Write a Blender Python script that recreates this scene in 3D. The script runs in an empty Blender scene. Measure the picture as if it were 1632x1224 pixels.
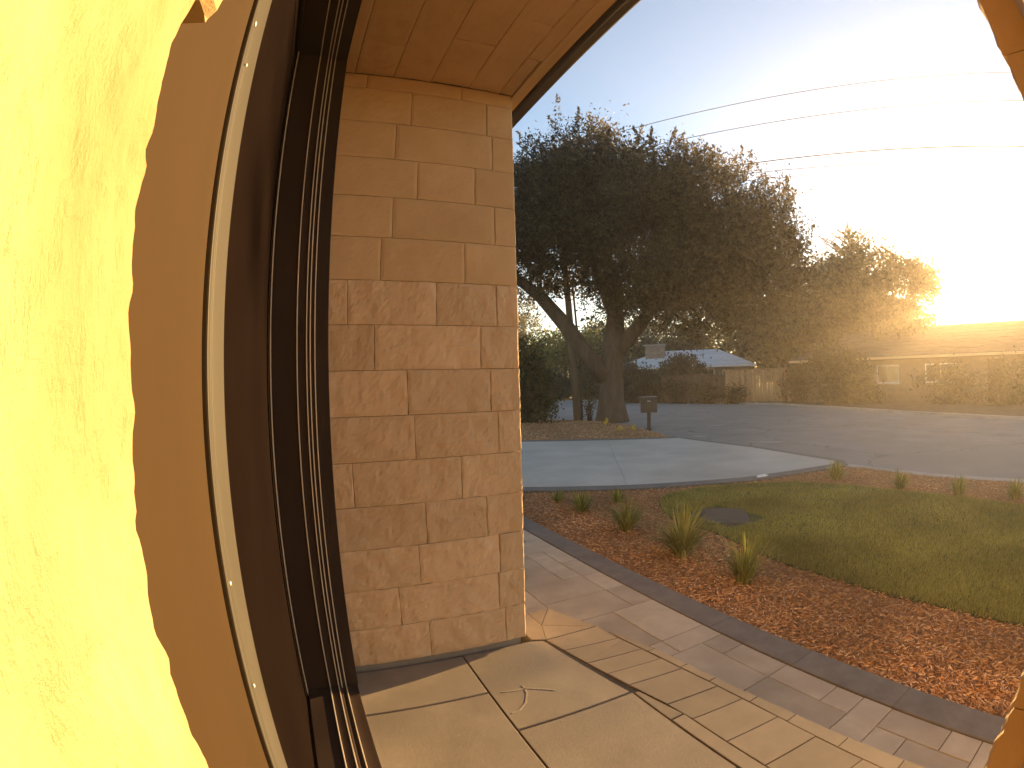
import bpy, bmesh, math, random
import numpy as np
from mathutils import Vector, Matrix, noise as mnoise
R = math.radians
random.seed(7); rng = np.random.default_rng(7)
scene = bpy.context.scene
C = scene.collection

# ------------------------------------------------------------------ camera
CAM_Z = 1.2543
cam_d = bpy.data.cameras.new('doorbell_camera')
cam = bpy.data.objects.new('doorbell_camera', cam_d); C.objects.link(cam)
cam_d.type = 'PANO'; cam_d.sensor_width = 36.0; cam_d.sensor_fit = 'HORIZONTAL'
cam_d.clip_start = 0.01; cam_d.clip_end = 3000
cs = cam_d if hasattr(cam_d, 'fisheye_polynomial_k1') else cam_d.cycles
cs.panorama_type = 'FISHEYE_LENS_POLYNOMIAL'
cs.fisheye_fov = R(200)
F_MM = 793.98 * 36.0 / 1632.0
cs.fisheye_polynomial_k0 = 0.0; cs.fisheye_polynomial_k1 = -1.0 / F_MM
cs.fisheye_polynomial_k2 = 0.0; cs.fisheye_polynomial_k3 = 0.0; cs.fisheye_polynomial_k4 = 0.0
pitch, roll = -0.0023, 0.0265
fw = Vector((0, math.cos(pitch), -math.sin(pitch))); up0 = Vector((0, math.sin(pitch), math.cos(pitch)))
X = Vector((1, 0, 0)); cr, sr = math.cos(roll), math.sin(roll)
rt = cr * X - sr * up0; up = sr * X + cr * up0
m = Matrix((rt, up, -fw)).transposed().to_4x4(); m.translation = (0, 0, CAM_Z)
cam.matrix_world = m
scene.camera = cam

# ------------------------------------------------------------------ sky, sun, exposure
SUN_AZ, SUN_EL = 52.7, 7.5            # azimuth measured from +Y towards +X
world = bpy.data.worlds.new('World'); scene.world = world; world.use_nodes = True
nt = world.node_tree; nt.nodes.clear()
sky = nt.nodes.new('ShaderNodeTexSky'); sky.sky_type = 'NISHITA'; sky.sun_disc = False
sky.sun_elevation = R(SUN_EL); sky.sun_rotation = R(SUN_AZ)
sky.air_density = 1.0; sky.dust_density = 0.2; sky.ozone_density = 2.2
bg = nt.nodes.new('ShaderNodeBackground'); bg.inputs['Strength'].default_value = 0.078
wo = nt.nodes.new('ShaderNodeOutputWorld')
nt.links.new(sky.outputs[0], bg.inputs[0]); nt.links.new(bg.outputs[0], wo.inputs[0])
sl = bpy.data.lights.new('sun', 'SUN'); sl.energy = 5.0; sl.angle = R(0.53); sl.color = (1.0, 0.72, 0.36)
so = bpy.data.objects.new('sun', sl); C.objects.link(so)
sd = Vector((math.sin(R(SUN_AZ)) * math.cos(R(SUN_EL)), math.cos(R(SUN_AZ)) * math.cos(R(SUN_EL)), math.sin(R(SUN_EL))))
so.rotation_euler = sd.to_track_quat('Z', 'Y').to_euler(); so.location = (20, 15, 12)
scene.view_settings.view_transform = 'Standard'; scene.view_settings.look = 'None'
scene.view_settings.gamma = 1.0; scene.view_settings.use_curve_mapping = False
scene.view_settings.exposure = 2.55
scene.view_settings.use_white_balance = True; scene.view_settings.white_balance_temperature = 7900; scene.view_settings.white_balance_tint = 15
scene.cycles.use_denoising = True
scene.cycles.max_bounces = 10; scene.cycles.diffuse_bounces = 6; scene.cycles.transmission_bounces = 6
scene.cycles.sample_clamp_indirect = 8.0

# ------------------------------------------------------------------ materials
def nodes(name):
    mt = bpy.data.materials.new(name); mt.use_nodes = True
    t = mt.node_tree; b = t.nodes['Principled BSDF']
    return mt, t, b
def surf(name, c1, c2, scale=6.0, rough=0.85, bump=0.3, bscale=None, bdist=0.01, detail=8.0, spec=0.3, rnd=0.0, metallic=0.0,
         coords='Object', stretch=(1, 1, 1), c3=None, s3=1.0, anis=None):
    """noise-coloured, bumped surface; rnd = brightness spread between separate objects"""
    mt, t, b = nodes(name); N = t.nodes; L = t.links
    tc = N.new('ShaderNodeTexCoord'); mp = N.new('ShaderNodeMapping'); mp.inputs['Scale'].default_value = stretch
    L.new(tc.outputs[coords], mp.inputs[0])
    oi = N.new('ShaderNodeObjectInfo')
    n1 = N.new('ShaderNodeTexNoise'); n1.noise_dimensions = '4D'; n1.inputs['Scale'].default_value = scale; n1.inputs['Detail'].default_value = detail
    n1.inputs['Roughness'].default_value = 0.62
    L.new(mp.outputs[0], n1.inputs['Vector'])
    mw = N.new('ShaderNodeMath'); mw.operation = 'MULTIPLY'; mw.inputs[1].default_value = 37.0
    L.new(oi.outputs['Random'], mw.inputs[0]); L.new(mw.outputs[0], n1.inputs['W'])
    cr_ = N.new('ShaderNodeValToRGB'); cr_.color_ramp.elements[0].position = 0.33; cr_.color_ramp.elements[1].position = 0.68
    cr_.color_ramp.elements[0].color = (*c1, 1); cr_.color_ramp.elements[1].color = (*c2, 1)
    L.new(n1.outputs['Fac'], cr_.inputs[0])
    col = cr_.outputs[0]
    if c3 is not None:
        n3 = N.new('ShaderNodeTexNoise'); n3.inputs['Scale'].default_value = s3; n3.inputs['Detail'].default_value = 5
        L.new(mp.outputs[0], n3.inputs['Vector'])
        rp = N.new('ShaderNodeValToRGB'); rp.color_ramp.elements[0].position = 0.48; rp.color_ramp.elements[1].position = 0.66
        L.new(n3.outputs['Fac'], rp.inputs[0])
        mx = N.new('ShaderNodeMix'); mx.data_type = 'RGBA'; L.new(rp.outputs[0], mx.inputs['Factor'])
        L.new(col, mx.inputs['A']); mx.inputs['B'].default_value = (*c3, 1); col = mx.outputs['Result']
    if rnd:
        hs = N.new('ShaderNodeHueSaturation'); mr = N.new('ShaderNodeMapRange')
        mr.inputs['To Min'].default_value = 1 - rnd; mr.inputs['To Max'].default_value = 1 + rnd
        L.new(oi.outputs['Random'], mr.inputs[0]); L.new(mr.outputs[0], hs.inputs['Value']); L.new(col, hs.inputs['Color']); col = hs.outputs[0]
    L.new(col, b.inputs['Base Color'])
    b.inputs['Roughness'].default_value = rough; b.inputs['Specular IOR Level'].default_value = spec; b.inputs['Metallic'].default_value = metallic
    if bump:
        n2 = N.new('ShaderNodeTexNoise'); n2.noise_dimensions = '4D'; n2.inputs['Scale'].default_value = bscale or scale * 4
        n2.inputs['Detail'].default_value = 9; n2.inputs['Roughness'].default_value = 0.80
        L.new(mp.outputs[0], n2.inputs['Vector']); L.new(mw.outputs[0], n2.inputs['W'])
        bp = N.new('ShaderNodeBump'); bp.inputs['Strength'].default_value = bump; bp.inputs['Distance'].default_value = bdist
        L.new(n2.outputs['Fac'], bp.inputs['Height']); L.new(bp.outputs[0], b.inputs['Normal'])
    return mt
def leafmat(name, c1, c2, c3, trans=0.45, rough=0.6, var=.35, vs_=1.1):
    mt, t, b = nodes(name); N = t.nodes; L = t.links
    g = N.new('ShaderNodeNewGeometry'); r = N.new('ShaderNodeValToRGB')
    e = r.color_ramp.elements; e[0].color = (*c1, 1); e[1].color = (*c3, 1); e.new(0.55).color = (*c2, 1)
    L.new(g.outputs['Random Per Island'], r.inputs[0])
    tc = N.new('ShaderNodeTexCoord'); nz = N.new('ShaderNodeTexNoise'); nz.inputs['Scale'].default_value = vs_; nz.inputs['Detail'].default_value = 3
    L.new(tc.outputs['Object'], nz.inputs['Vector']); mr = N.new('ShaderNodeMapRange'); mr.inputs[1].default_value = .3; mr.inputs[2].default_value = .7
    mr.inputs[3].default_value = 1 - var; mr.inputs[4].default_value = 1 + var; L.new(nz.outputs['Fac'], mr.inputs[0])
    h0 = N.new('ShaderNodeHueSaturation'); L.new(r.outputs[0], h0.inputs['Color']); L.new(mr.outputs[0], h0.inputs['Value']); r = h0
    L.new(r.outputs[0], b.inputs['Base Color'])
    b.inputs['Roughness'].default_value = rough; b.inputs['Specular IOR Level'].default_value = 0.25
    tr = N.new('ShaderNodeBsdfTranslucent')
    hs = N.new('ShaderNodeHueSaturation'); hs.inputs['Value'].default_value = 1.5; hs.inputs['Saturation'].default_value = 1.15
    L.new(r.outputs[0], hs.inputs['Color']); L.new(hs.outputs[0], tr.inputs['Color'])
    mx = N.new('ShaderNodeMixShader'); mx.inputs[0].default_value = trans
    L.new(b.outputs[0], mx.inputs[1]); L.new(tr.outputs[0], mx.inputs[2]); L.new(mx.outputs[0], N['Material Output'].inputs[0])
    return mt
def glass(name, col=(0.03, 0.035, 0.04)):
    mt, t, b = nodes(name); b.inputs['Base Color'].default_value = (*col, 1); b.inputs['Roughness'].default_value = 0.06
    b.inputs['Specular IOR Level'].default_value = 0.6
    return mt
M = {}
M['stone'] = surf('split_limestone', (0.55, 0.375, 0.225), (0.67, 0.48, 0.31), 5, 0.9, 0.55, 38, 0.010, rnd=0.09, c3=(0.60, 0.415, 0.255), s3=2.2)
M['stone_smooth'] = surf('sawn_limestone', (0.52, 0.35, 0.19), (0.60, 0.415, 0.24), 4, 0.9, 0.45, 26, 0.008, rnd=0.05)
M['stone_near'] = surf('weathered_limestone', (0.31, 0.20, 0.085), (0.53, 0.41, 0.24), 14, 0.9, 0.8, 60, 0.008, c3=(0.42, 0.29, 0.14), s3=9.0, stretch=(1, 1, .45))
M['mortar'] = surf('dark_joint', (0.17, 0.115, 0.07), (0.22, 0.155, 0.10), 20, 0.95, 0.3)
M['concrete'] = surf('porch_concrete', (0.205, 0.168, 0.128), (0.295, 0.243, 0.185), 3.4, 0.8, 0.4, 90, 0.004, rnd=0.06, c3=(0.215, 0.178, 0.137), s3=1.7)
M['footing'] = surf('grey_footing', (0.20, 0.185, 0.16), (0.27, 0.25, 0.22), 8, 0.9, 0.3)
M['coping'] = surf('coping_paver', (0.20, 0.162, 0.122), (0.265, 0.216, 0.163), 5, 0.85, 0.35, 70, 0.002, rnd=0.10)
M['paver'] = surf('walk_paver', (0.31, 0.268, 0.213), (0.41, 0.355, 0.285), 4.5, 0.85, 0.4, 70, 0.003, rnd=0.16, c3=(0.29, 0.25, 0.20), s3=2.5)
M['sand'] = surf('joint_sand', (0.10, 0.085, 0.065), (0.15, 0.125, 0.095), 40, 0.95, 0.3)
M['border'] = surf('charcoal_border', (0.115, 0.103, 0.096), (0.17, 0.152, 0.14), 9, 0.85, 0.4, 90, 0.003)
M['drive'] = surf('driveway_concrete', (0.38, 0.342, 0.295), (0.48, 0.435, 0.376), 1.6, 0.85, 0.4, 70, 0.004, c3=(0.345, 0.312, 0.27), s3=0.45)
M['asphalt'] = surf('asphalt', (0.175, 0.166, 0.157), (0.245, 0.233, 0.22), 1.1, 0.9, 0.5, 120, 0.004, c3=(0.195, 0.186, 0.177), s3=0.25)
def cracks(mt, scale, dark):
    t = mt.node_tree; N = t.nodes; L = t.links; b = N['Principled BSDF']; src = b.inputs['Base Color'].links[0].from_socket
    tc = N.new('ShaderNodeTexCoord'); nz = N.new('ShaderNodeTexNoise'); nz.inputs['Scale'].default_value = 1.3; nz.inputs['Detail'].default_value = 6
    L.new(tc.outputs['Object'], nz.inputs['Vector']); mp = N.new('ShaderNodeVectorMath'); mp.operation = 'MULTIPLY_ADD'; mp.inputs[1].default_value = (1.6, 1.6, 0)
    L.new(nz.outputs['Color'], mp.inputs[0]); L.new(tc.outputs['Object'], mp.inputs[2])
    vo = N.new('ShaderNodeTexVoronoi'); vo.feature = 'DISTANCE_TO_EDGE'; vo.inputs['Scale'].default_value = scale; L.new(mp.outputs[0], vo.inputs['Vector'])
    rp = N.new('ShaderNodeMapRange'); rp.inputs[1].default_value = .002; rp.inputs[2].default_value = .007; L.new(vo.outputs['Distance'], rp.inputs[0])
    mx = N.new('ShaderNodeMix'); mx.data_type = 'RGBA'; L.new(rp.outputs[0], mx.inputs['Factor']); mx.inputs['A'].default_value = (*dark, 1); L.new(src, mx.inputs['B'])
    L.new(mx.outputs['Result'], b.inputs['Base Color'])
cracks(M['asphalt'], .22, (0.125, 0.118, 0.11))
M['gutter'] = surf('gutter_concrete', (0.27, 0.25, 0.225), (0.36, 0.335, 0.30), 3, 0.9, 0.3)
M['soil'] = surf('bare_soil', (0.085, 0.055, 0.032), (0.15, 0.10, 0.055), 3, 0.95, 0.6, 30, 0.03)
M['mulch_bed'] = surf('mulch_base', (0.20, 0.092, 0.042), (0.40, 0.20, 0.095), 18, 0.95, 1.0, 60, 0.03)
M['lawn'] = surf('lawn_base', (0.05, 0.062, 0.018), (0.085, 0.10, 0.028), 5, 0.95, 0.8, 60, 0.03)
M['bronze'] = surf('bronze_frame', (0.030, 0.019, 0.015), (0.042, 0.026, 0.020), 3, 0.6, 0.05, 90, 0.001, spec=0.12)
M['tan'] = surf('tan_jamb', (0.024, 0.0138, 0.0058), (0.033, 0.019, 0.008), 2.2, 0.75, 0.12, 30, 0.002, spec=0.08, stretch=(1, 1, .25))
M['alu'] = surf('aluminium_channel', (0.038, 0.035, 0.029), (0.060, 0.055, 0.046), 6, 0.4, 0.05, 60, 0.001, metallic=0.1, stretch=(1, 1, .2))
M['glint_metal'] = surf('pale_glint_metal', (0.55, 0.49, 0.42), (0.66, 0.60, 0.52), 9, 0.35, 0.0, metallic=0.2)  # pale colour paints highlights on frame edges; also real screws and handles
M['door'] = surf('bronze_door', (0.0050, 0.0031, 0.0027), (0.0068, 0.0043, 0.0037), 3, 0.9, 0.05, 90, 0.001, spec=0.0)
M['scuff'] = surf('chalk_scuff', (0.27, 0.22, 0.16), (0.40, 0.34, 0.26), 60, 0.9, 0)
M['trim'] = surf('soffit_trim', (0.52, 0.36, 0.19), (0.64, 0.46, 0.26), 5, 0.8, 0.4, 25, 0.006, stretch=(3, .5, 3))
M['fascia'] = surf('dark_fascia', (0.022, 0.015, 0.012), (0.035, 0.024, 0.018), 6, 0.5, 0.1)
M['stucco'] = surf('stucco', (0.40, 0.33, 0.24), (0.48, 0.40, 0.30), 8, 0.9, 0.5, 60, 0.006)
M['bark'] = surf('bark', (0.075, 0.05, 0.036), (0.15, 0.105, 0.075), 6, 0.95, 1.0, 18, 0.05, stretch=(1, 1, .3))
M['pole'] = surf('weathered_pole', (0.17, 0.125, 0.085), (0.27, 0.205, 0.145), 7, 0.9, 0.6, 30, 0.02, stretch=(1, 1, .08))
M['wire'] = surf('wire', (0.02, 0.02, 0.02), (0.03, 0.03, 0.03), 3, 0.6, 0)
M['mbox'] = surf('mailbox_paint', (0.028, 0.022, 0.020), (0.042, 0.034, 0.030), 5, 0.45, 0.08, 40, 0.002, spec=0.4)
M['roof1'] = surf('sky_sheen_shingle', (0.42, 0.43, 0.45), (0.54, 0.55, 0.57), 3, 0.8, 0.5, 25, 0.02, rnd=0.08)  # pale grey paints in the reflection of the bright sky
M['roof2'] = surf('brown_shingle', (0.06, 0.046, 0.036), (0.10, 0.076, 0.058), 3, 0.9, 0.5, 25, 0.02, rnd=0.10)
M['siding1'] = surf('slate_siding', (0.14, 0.15, 0.17), (0.18, 0.19, 0.21), 4, 0.85, 0.3, rnd=0.05)
M['siding2'] = surf('tan_siding', (0.15, 0.105, 0.07), (0.20, 0.145, 0.10), 4, 0.85, 0.3, rnd=0.05)
M['white'] = surf('white_paint', (0.66, 0.64, 0.60), (0.76, 0.74, 0.70), 6, 0.6, 0.1)
M['brick'] = surf('chimney_brick', (0.24, 0.16, 0.12), (0.34, 0.24, 0.18), 5, 0.9, 0.6, 25, 0.02, rnd=0.12)
M['fence'] = surf('fence_wood', (0.33, 0.18, 0.09), (0.47, 0.27, 0.145), 5, 0.85, 0.5, 20, 0.01, rnd=0.22, stretch=(1, 1, .15))
M['fence_shaded'] = surf('shaded_fence_wood', (0.085, 0.05, 0.032), (0.13, 0.08, 0.05), 5, 0.9, 0.5, 20, 0.01, rnd=0.2, stretch=(1, 1, .15))  # same fence wood, darkened to paint in its shade
M['glass'] = glass('window_glass')
M['lid'] = surf('box_lid', (0.055, 0.048, 0.04), (0.085, 0.075, 0.06), 12, 0.8, 0.6, 60, 0.004)
M['paint'] = surf('road_paint', (0.26, 0.235, 0.195), (0.38, 0.345, 0.29), 14, 0.8, 0.2)
M['chip'] = leafmat('mulch_chip', (0.27, 0.125, 0.055), (0.52, 0.27, 0.125), (0.74, 0.50, 0.30), 0.0, 0.9)
M['grass'] = leafmat('lawn_grass', (0.155, 0.15, 0.046), (0.25, 0.235, 0.072), (0.39, 0.34, 0.135), 0.42)
M['tuft'] = leafmat('tuft_blade', (0.11, 0.125, 0.035), (0.23, 0.22, 0.065), (0.42, 0.36, 0.15), 0.4)
M['oak'] = leafmat('oak_leaf', (0.034, 0.028, 0.016), (0.062, 0.050, 0.027), (0.105, 0.086, 0.045), 0.35)
M['ever'] = leafmat('evergreen_leaf', (0.030, 0.034, 0.015), (0.052, 0.055, 0.022), (0.085, 0.082, 0.034), 0.35)
M['broad'] = leafmat('broad_leaf', (0.036, 0.038, 0.014), (0.062, 0.06, 0.022), (0.11, 0.095, 0.034), 0.3)
M['yellow'] = leafmat('yellow_leaf', (0.11, 0.11, 0.025), (0.20, 0.18, 0.035), (0.34, 0.27, 0.05), 0.45)
M['shrub'] = leafmat('shrub_leaf', (0.032, 0.032, 0.017), (0.058, 0.05, 0.024), (0.10, 0.08, 0.04), 0.3)
M['petal'] = leafmat('yellow_petal', (0.55, 0.36, 0.05), (0.62, 0.42, 0.07), (0.70, 0.50, 0.12), 0.3)

# ------------------------------------------------------------------ helpers
def link(name, me, mat=None, parent=None):
    o = bpy.data.objects.new(name, me); C.objects.link(o)
    if mat is not None: me.materials.append(M[mat])
    if parent is not None: o.parent = parent
    return o
def mesh(name, verts, faces, mat, parent=None, smooth=False):
    me = bpy.data.meshes.new(name); me.from_pydata([tuple(v) for v in verts], [], faces); me.update()
    if smooth: me.shade_smooth()
    return link(name, me, mat, parent)
def tag(o, label=None, cat=None, group=None, kind=None):
    if label: o['label'] = label
    if cat: o['category'] = cat
    if group: o['group'] = group
    if kind: o['kind'] = kind
    return o
def empty(name, loc=(0, 0, 0), rz=0.0, parent=None):
    o = bpy.data.objects.new(name, None); C.objects.link(o); o.location = loc; o.rotation_euler = (0, 0, rz)
    o.empty_display_size = 0.2
    if parent is not None: o.parent = parent
    return o
def bmobj(name, bm, mat, parent=None, smooth=False):
    me = bpy.data.meshes.new(name); bm.normal_update(); bm.to_mesh(me); bm.free()
    if smooth: me.shade_smooth()
    return link(name, me, mat, parent)
def addbox(bm, x0, x1, y0, y1, z0, z1, bev=0.0):
    r = bmesh.ops.create_cube(bm, size=1.0)
    for v in r['verts']:
        v.co = ((x0 + x1) / 2 + v.co.x * (x1 - x0), (y0 + y1) / 2 + v.co.y * (y1 - y0), (z0 + z1) / 2 + v.co.z * (z1 - z0))
    if bev:
        es = list({e for v in r['verts'] for e in v.link_edges})
        bmesh.ops.bevel(bm, geom=es, offset=bev, segments=2, affect='EDGES', profile=0.6)
def box(name, x0, x1, y0, y1, z0, z1, mat, parent=None, bev=0.004):
    bm = bmesh.new(); addbox(bm, x0, x1, y0, y1, z0, z1, bev); return bmobj(name, bm, mat, parent)
def inset(poly, g):
    """shrink a convex counter-clockwise polygon by g"""
    n = len(poly); out = []
    for i in range(n):
        p0, p1, p2 = Vector(poly[i - 1]), Vector(poly[i]), Vector(poly[(i + 1) % n])
        d1 = (p1 - p0).normalized(); d2 = (p2 - p1).normalized()
        n1 = Vector((-d1.y, d1.x)); n2 = Vector((-d2.y, d2.x)); k = 1 + n1.dot(n2)
        out.append(tuple(p1 + (n1 + n2) * (g / max(k, 0.3))))
    return out
def area(poly): return 0.5 * sum(poly[i - 1][0] * poly[i][1] - poly[i][0] * poly[i - 1][1] for i in range(len(poly)))
def paver(name, poly, z, mat, parent, gap=0.002, cham=0.0025, th=0.06, tilt=0.0015):
    if area(poly) < 0: poly = poly[::-1]
    a = inset(poly, gap); b = inset(poly, gap + cham); n = len(a)
    tx, ty, dz = [random.uniform(-tilt, tilt) for _ in range(3)]
    cx = sum(p[0] for p in a) / n; cy = sum(p[1] for p in a) / n
    zz = lambda p: z + dz + (p[0] - cx) * tx + (p[1] - cy) * ty
    vs = [(p[0], p[1], z - th) for p in a] + [(p[0], p[1], zz(p) - cham) for p in a] + [(p[0], p[1], zz(p)) for p in b]
    fs = [tuple(range(2 * n, 3 * n))]
    for i in range(n):
        j = (i + 1) % n
        fs += [(i, j, n + j, n + i), (n + i, n + j, 2 * n + j, 2 * n + i)]
    return mesh(name, vs, fs, mat, parent)
def slab(name, poly, ztop, zbot, mat, parent=None, kind=None):
    bm = bmesh.new(); n = len(poly)
    if area(poly) < 0: poly = poly[::-1]
    t = [bm.verts.new((*p, ztop)) for p in poly]; b = [bm.verts.new((*p, zbot)) for p in poly]
    f = bm.faces.new(t)
    for i in range(n): bm.faces.new((b[i], b[(i + 1) % n], t[(i + 1) % n], t[i]))
    bmesh.ops.triangulate(bm, faces=[f])
    o = bmobj(name, bm, mat, parent)
    if kind: o['kind'] = kind
    return o
def stone(name, o, a, b, c, w, h, d, parent, mat='stone', amp=0.004, nx=10, ny=5, gap=0.0011, jag=0.0, seed=0, freq=14, edge_in=0.0024):
    """a rough-faced block: o corner, a/b unit axes along width/height, c outward, sunk depth d"""
    o, a, b, c = Vector(o), Vector(a), Vector(b), Vector(c)
    vs = []; off = Vector((seed * 3.7, seed * 1.3, 5.1 * seed))
    for j in range(ny + 1):
        for i in range(nx + 1):
            u = gap + (w - 2 * gap) * i / nx; v = gap + (h - 2 * gap) * j / ny
            p = a * u + b * v; q = p * freq + off
            k = mnoise.noise(q) * 0.6 + mnoise.noise(q * 2.7) * 0.3 + mnoise.noise(q * 6.1) * 0.18
            eb = i in (0, nx) or j in (0, ny)
            out = amp * k + (-edge_in if eb else 0.0)
            jx = 0.0
            if jag and i in (0, nx): jx = jag * (mnoise.noise(Vector((v * 16, seed, i))) * .25 + mnoise.noise(Vector((v * 120, seed, i + 3))) * .3 + mnoise.noise(Vector((v * 320, seed, i + 7))) * .25)
            vs.append(o + p + a * jx + c * out)
    fs = [(j * (nx + 1) + i, j * (nx + 1) + i + 1, (j + 1) * (nx + 1) + i + 1, (j + 1) * (nx + 1) + i) for j in range(ny) for i in range(nx)]
    ring = [i for i in range(nx + 1)] + [(j) * (nx + 1) + nx for j in range(1, ny + 1)] + [ny * (nx + 1) + i for i in range(nx - 1, -1, -1)] + [j * (nx + 1) for j in range(ny - 1, 0, -1)]
    base = len(vs); vs += [vs[r] - c * d for r in ring]; n = len(ring)
    fs += [(ring[(k + 1) % n], ring[k], base + k, base + (k + 1) % n) for k in range(n)]
    if a.cross(b).dot(c) < 0: fs = [f[::-1] for f in fs]
    return mesh(name, vs, fs, mat, parent)
def tube_pts(pts, rads, seg=7):
    vs = []; fs = []; n = len(pts); dm = (Vector(pts[-1]) - Vector(pts[0])).normalized()
    ref = Vector((1, 0, 0)) if abs(dm.x) < .7 else Vector((0, 1, 0)) if abs(dm.y) < .6 else Vector((0, 0, 1))
    for k, (p, r) in enumerate(zip(pts, rads)):
        p = Vector(p); d = (Vector(pts[min(k + 1, n - 1)]) - Vector(pts[max(k - 1, 0)])).normalized()
        x = (ref - d * ref.dot(d)).normalized(); y = d.cross(x)
        for s in range(seg):
            t = 2 * math.pi * s / seg; vs.append(p + (x * math.cos(t) + y * math.sin(t)) * r)
    for k in range(n - 1):
        for s in range(seg):
            s2 = (s + 1) % seg; fs.append((k * seg + s, k * seg + s2, (k + 1) * seg + s2, (k + 1) * seg + s))
    fs.append(tuple(range(seg))[::-1]); fs.append(tuple(range((n - 1) * seg, n * seg)))
    return vs, fs
def merge(parts):
    V = []; F = []
    for vs, fs in parts:
        o = len(V); V += list(vs); F += [tuple(i + o for i in f) for f in fs]
    return V, F
def np_mesh(name, verts, nper, mat, parent=None):
    """verts (k*nper,3): k separate polygons of nper corners"""
    me = bpy.data.meshes.new(name); nv = len(verts); k = nv // nper
    me.vertices.add(nv); me.vertices.foreach_set('co', np.ascontiguousarray(verts, dtype=np.float32).ravel())
    me.loops.add(nv); me.loops.foreach_set('vertex_index', np.arange(nv, dtype=np.int32))
    me.polygons.add(k); me.polygons.foreach_set('loop_start', np.arange(0, nv, nper, dtype=np.int32))
    me.update(calc_edges=True); me.validate()
    return link(name, me, mat, parent)
def unit(a): return a / (np.linalg.norm(a, axis=1, keepdims=True) + 1e-9)
def leaves(centers, dirs, length, width, curl=0.15):
    """diamond leaves at centers pointing along dirs"""
    n = len(centers); d = unit(dirs); s = unit(np.cross(d, unit(rng.normal(size=(n, 3)))))
    up_ = np.cross(d, s); L = (length * rng.uniform(.65, 1.35, n))[:, None]; W_ = (width * rng.uniform(.65, 1.35, n))[:, None]
    v = np.stack([centers - d * L * .5, centers + s * W_ * .5 + up_ * L * curl * .5, centers + d * L * .5, centers - s * W_ * .5 + up_ * L * curl * .5], 1)
    return v.reshape(-1, 3)
def clumps(lobes, n, shell=0.55):
    """points inside a set of ellipsoid lobes (cx,cy,cz,rx,ry,rz), denser outside"""
    l = np.array(lobes, float); w = l[:, 3] * l[:, 4] * l[:, 5]; w = w / w.sum()
    idx = rng.choice(len(l), n, p=w); d = unit(rng.normal(size=(n, 3))); r = rng.uniform(0, 1, n) ** shell
    r = np.clip(r * (1 + .16 * np.array([mnoise.noise(Vector(x) * 2.1 + Vector((i_, 0, 0))) for x, i_ in zip(d.tolist(), idx.tolist())])), 0, 1.25)
    return l[idx, :3] + d * r[:, None] * l[idx, 3:], d
def crown(name, lobes, ncl, nleaf, length, width, mat, parent, spread=.38, shell=.4, sprig=0.0, gap=0.0, gscale=.6):
    c, d = clumps(lobes, ncl, shell)
    if gap:
        k = np.array([mnoise.noise(Vector(x) * gscale) for x in c.tolist()]); kk = k > -1 + gap; c, d = c[kk], d[kk]
    n = len(c); sp = rng.uniform(.6, 1.35, n) * spread
    P = np.repeat(c, nleaf, 0); D = np.repeat(d, nleaf, 0); S = np.repeat(sp, nleaf)[:, None]
    off = rng.normal(size=P.shape) * S * np.array([1, 1, .8])
    if sprig:
        t = rng.uniform(0, 1, len(P))[:, None]; upw = unit(D * .6 + np.array([0, 0, .9]) + np.repeat(rng.normal(size=(n, 3)) * .35, nleaf, 0))
        pick = np.repeat(rng.uniform(0, 1, n) < sprig, nleaf)[:, None]
        off = np.where(pick, upw * t * S * 3.2 + rng.normal(size=P.shape) * S * .34 * (1.15 - t), off)
    dirs = rng.normal(size=P.shape) + D * .6 + np.array([0, 0, .35])
    o = np_mesh(name, leaves(P + off, dirs, length, width), 4, mat, parent)
    return o, c
def limb_path(a, b, sag, seg=5, wob=.12):
    a, b = Vector(a), Vector(b); L = (b - a).length; pts = []
    j = [Vector(rng.normal(size=3).tolist()) * wob * L * .25 for _ in range(seg + 1)]
    for k in range(seg + 1):
        t = k / seg; p = a.lerp(b, t) + Vector((0, 0, sag * L * math.sin(math.pi * t)))
        pts.append(p + (j[k] if 0 < k < seg else Vector()))
    return pts
def tree(name, label, loc, trunk_pts, rads, lobes, ncl, nleaf, length, width, mat, cat='tree', nlimb=18, group=None, limbs=None, limb_r=.06, **kw):
    root = empty(name, loc); tag(root, label, cat, group)
    rel = lambda p: (p[0] - loc[0], p[1] - loc[1], p[2] - loc[2])
    cr_, cl = crown('crown', [(*rel(l[:3]), *l[3:]) for l in lobes], ncl, nleaf, length, width, mat, root, **kw)
    parts = [tube_pts([rel(p) for p in trunk_pts], rads, 12)]
    for pts, rr in (limbs or []): parts.append(tube_pts([rel(p) for p in pts], rr, 9))
    V, F = merge(parts); mesh('trunk', V, F, 'bark', root, True)
    if nlimb:
        starts = [rel(p) for p in trunk_pts[-2:]] + [rel(p) for pts, rr in (limbs or []) for p in pts[1:]]
        sel = cl[rng.choice(len(cl), min(nlimb, len(cl)), replace=False)]
        parts = []
        for e in sel:
            s0 = min(starts, key=lambda s: (Vector(s) - Vector(e.tolist())).length)
            pp = limb_path(s0, e.tolist(), .08); k = len(pp)
            parts.append(tube_pts(pp, [limb_r * (1 - .85 * i / (k - 1)) for i in range(k)], 5))
        V, F = merge(parts); o = mesh('branches', V, F, 'bark', root, True); o['kind'] = 'stuff'
    return root

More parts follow.
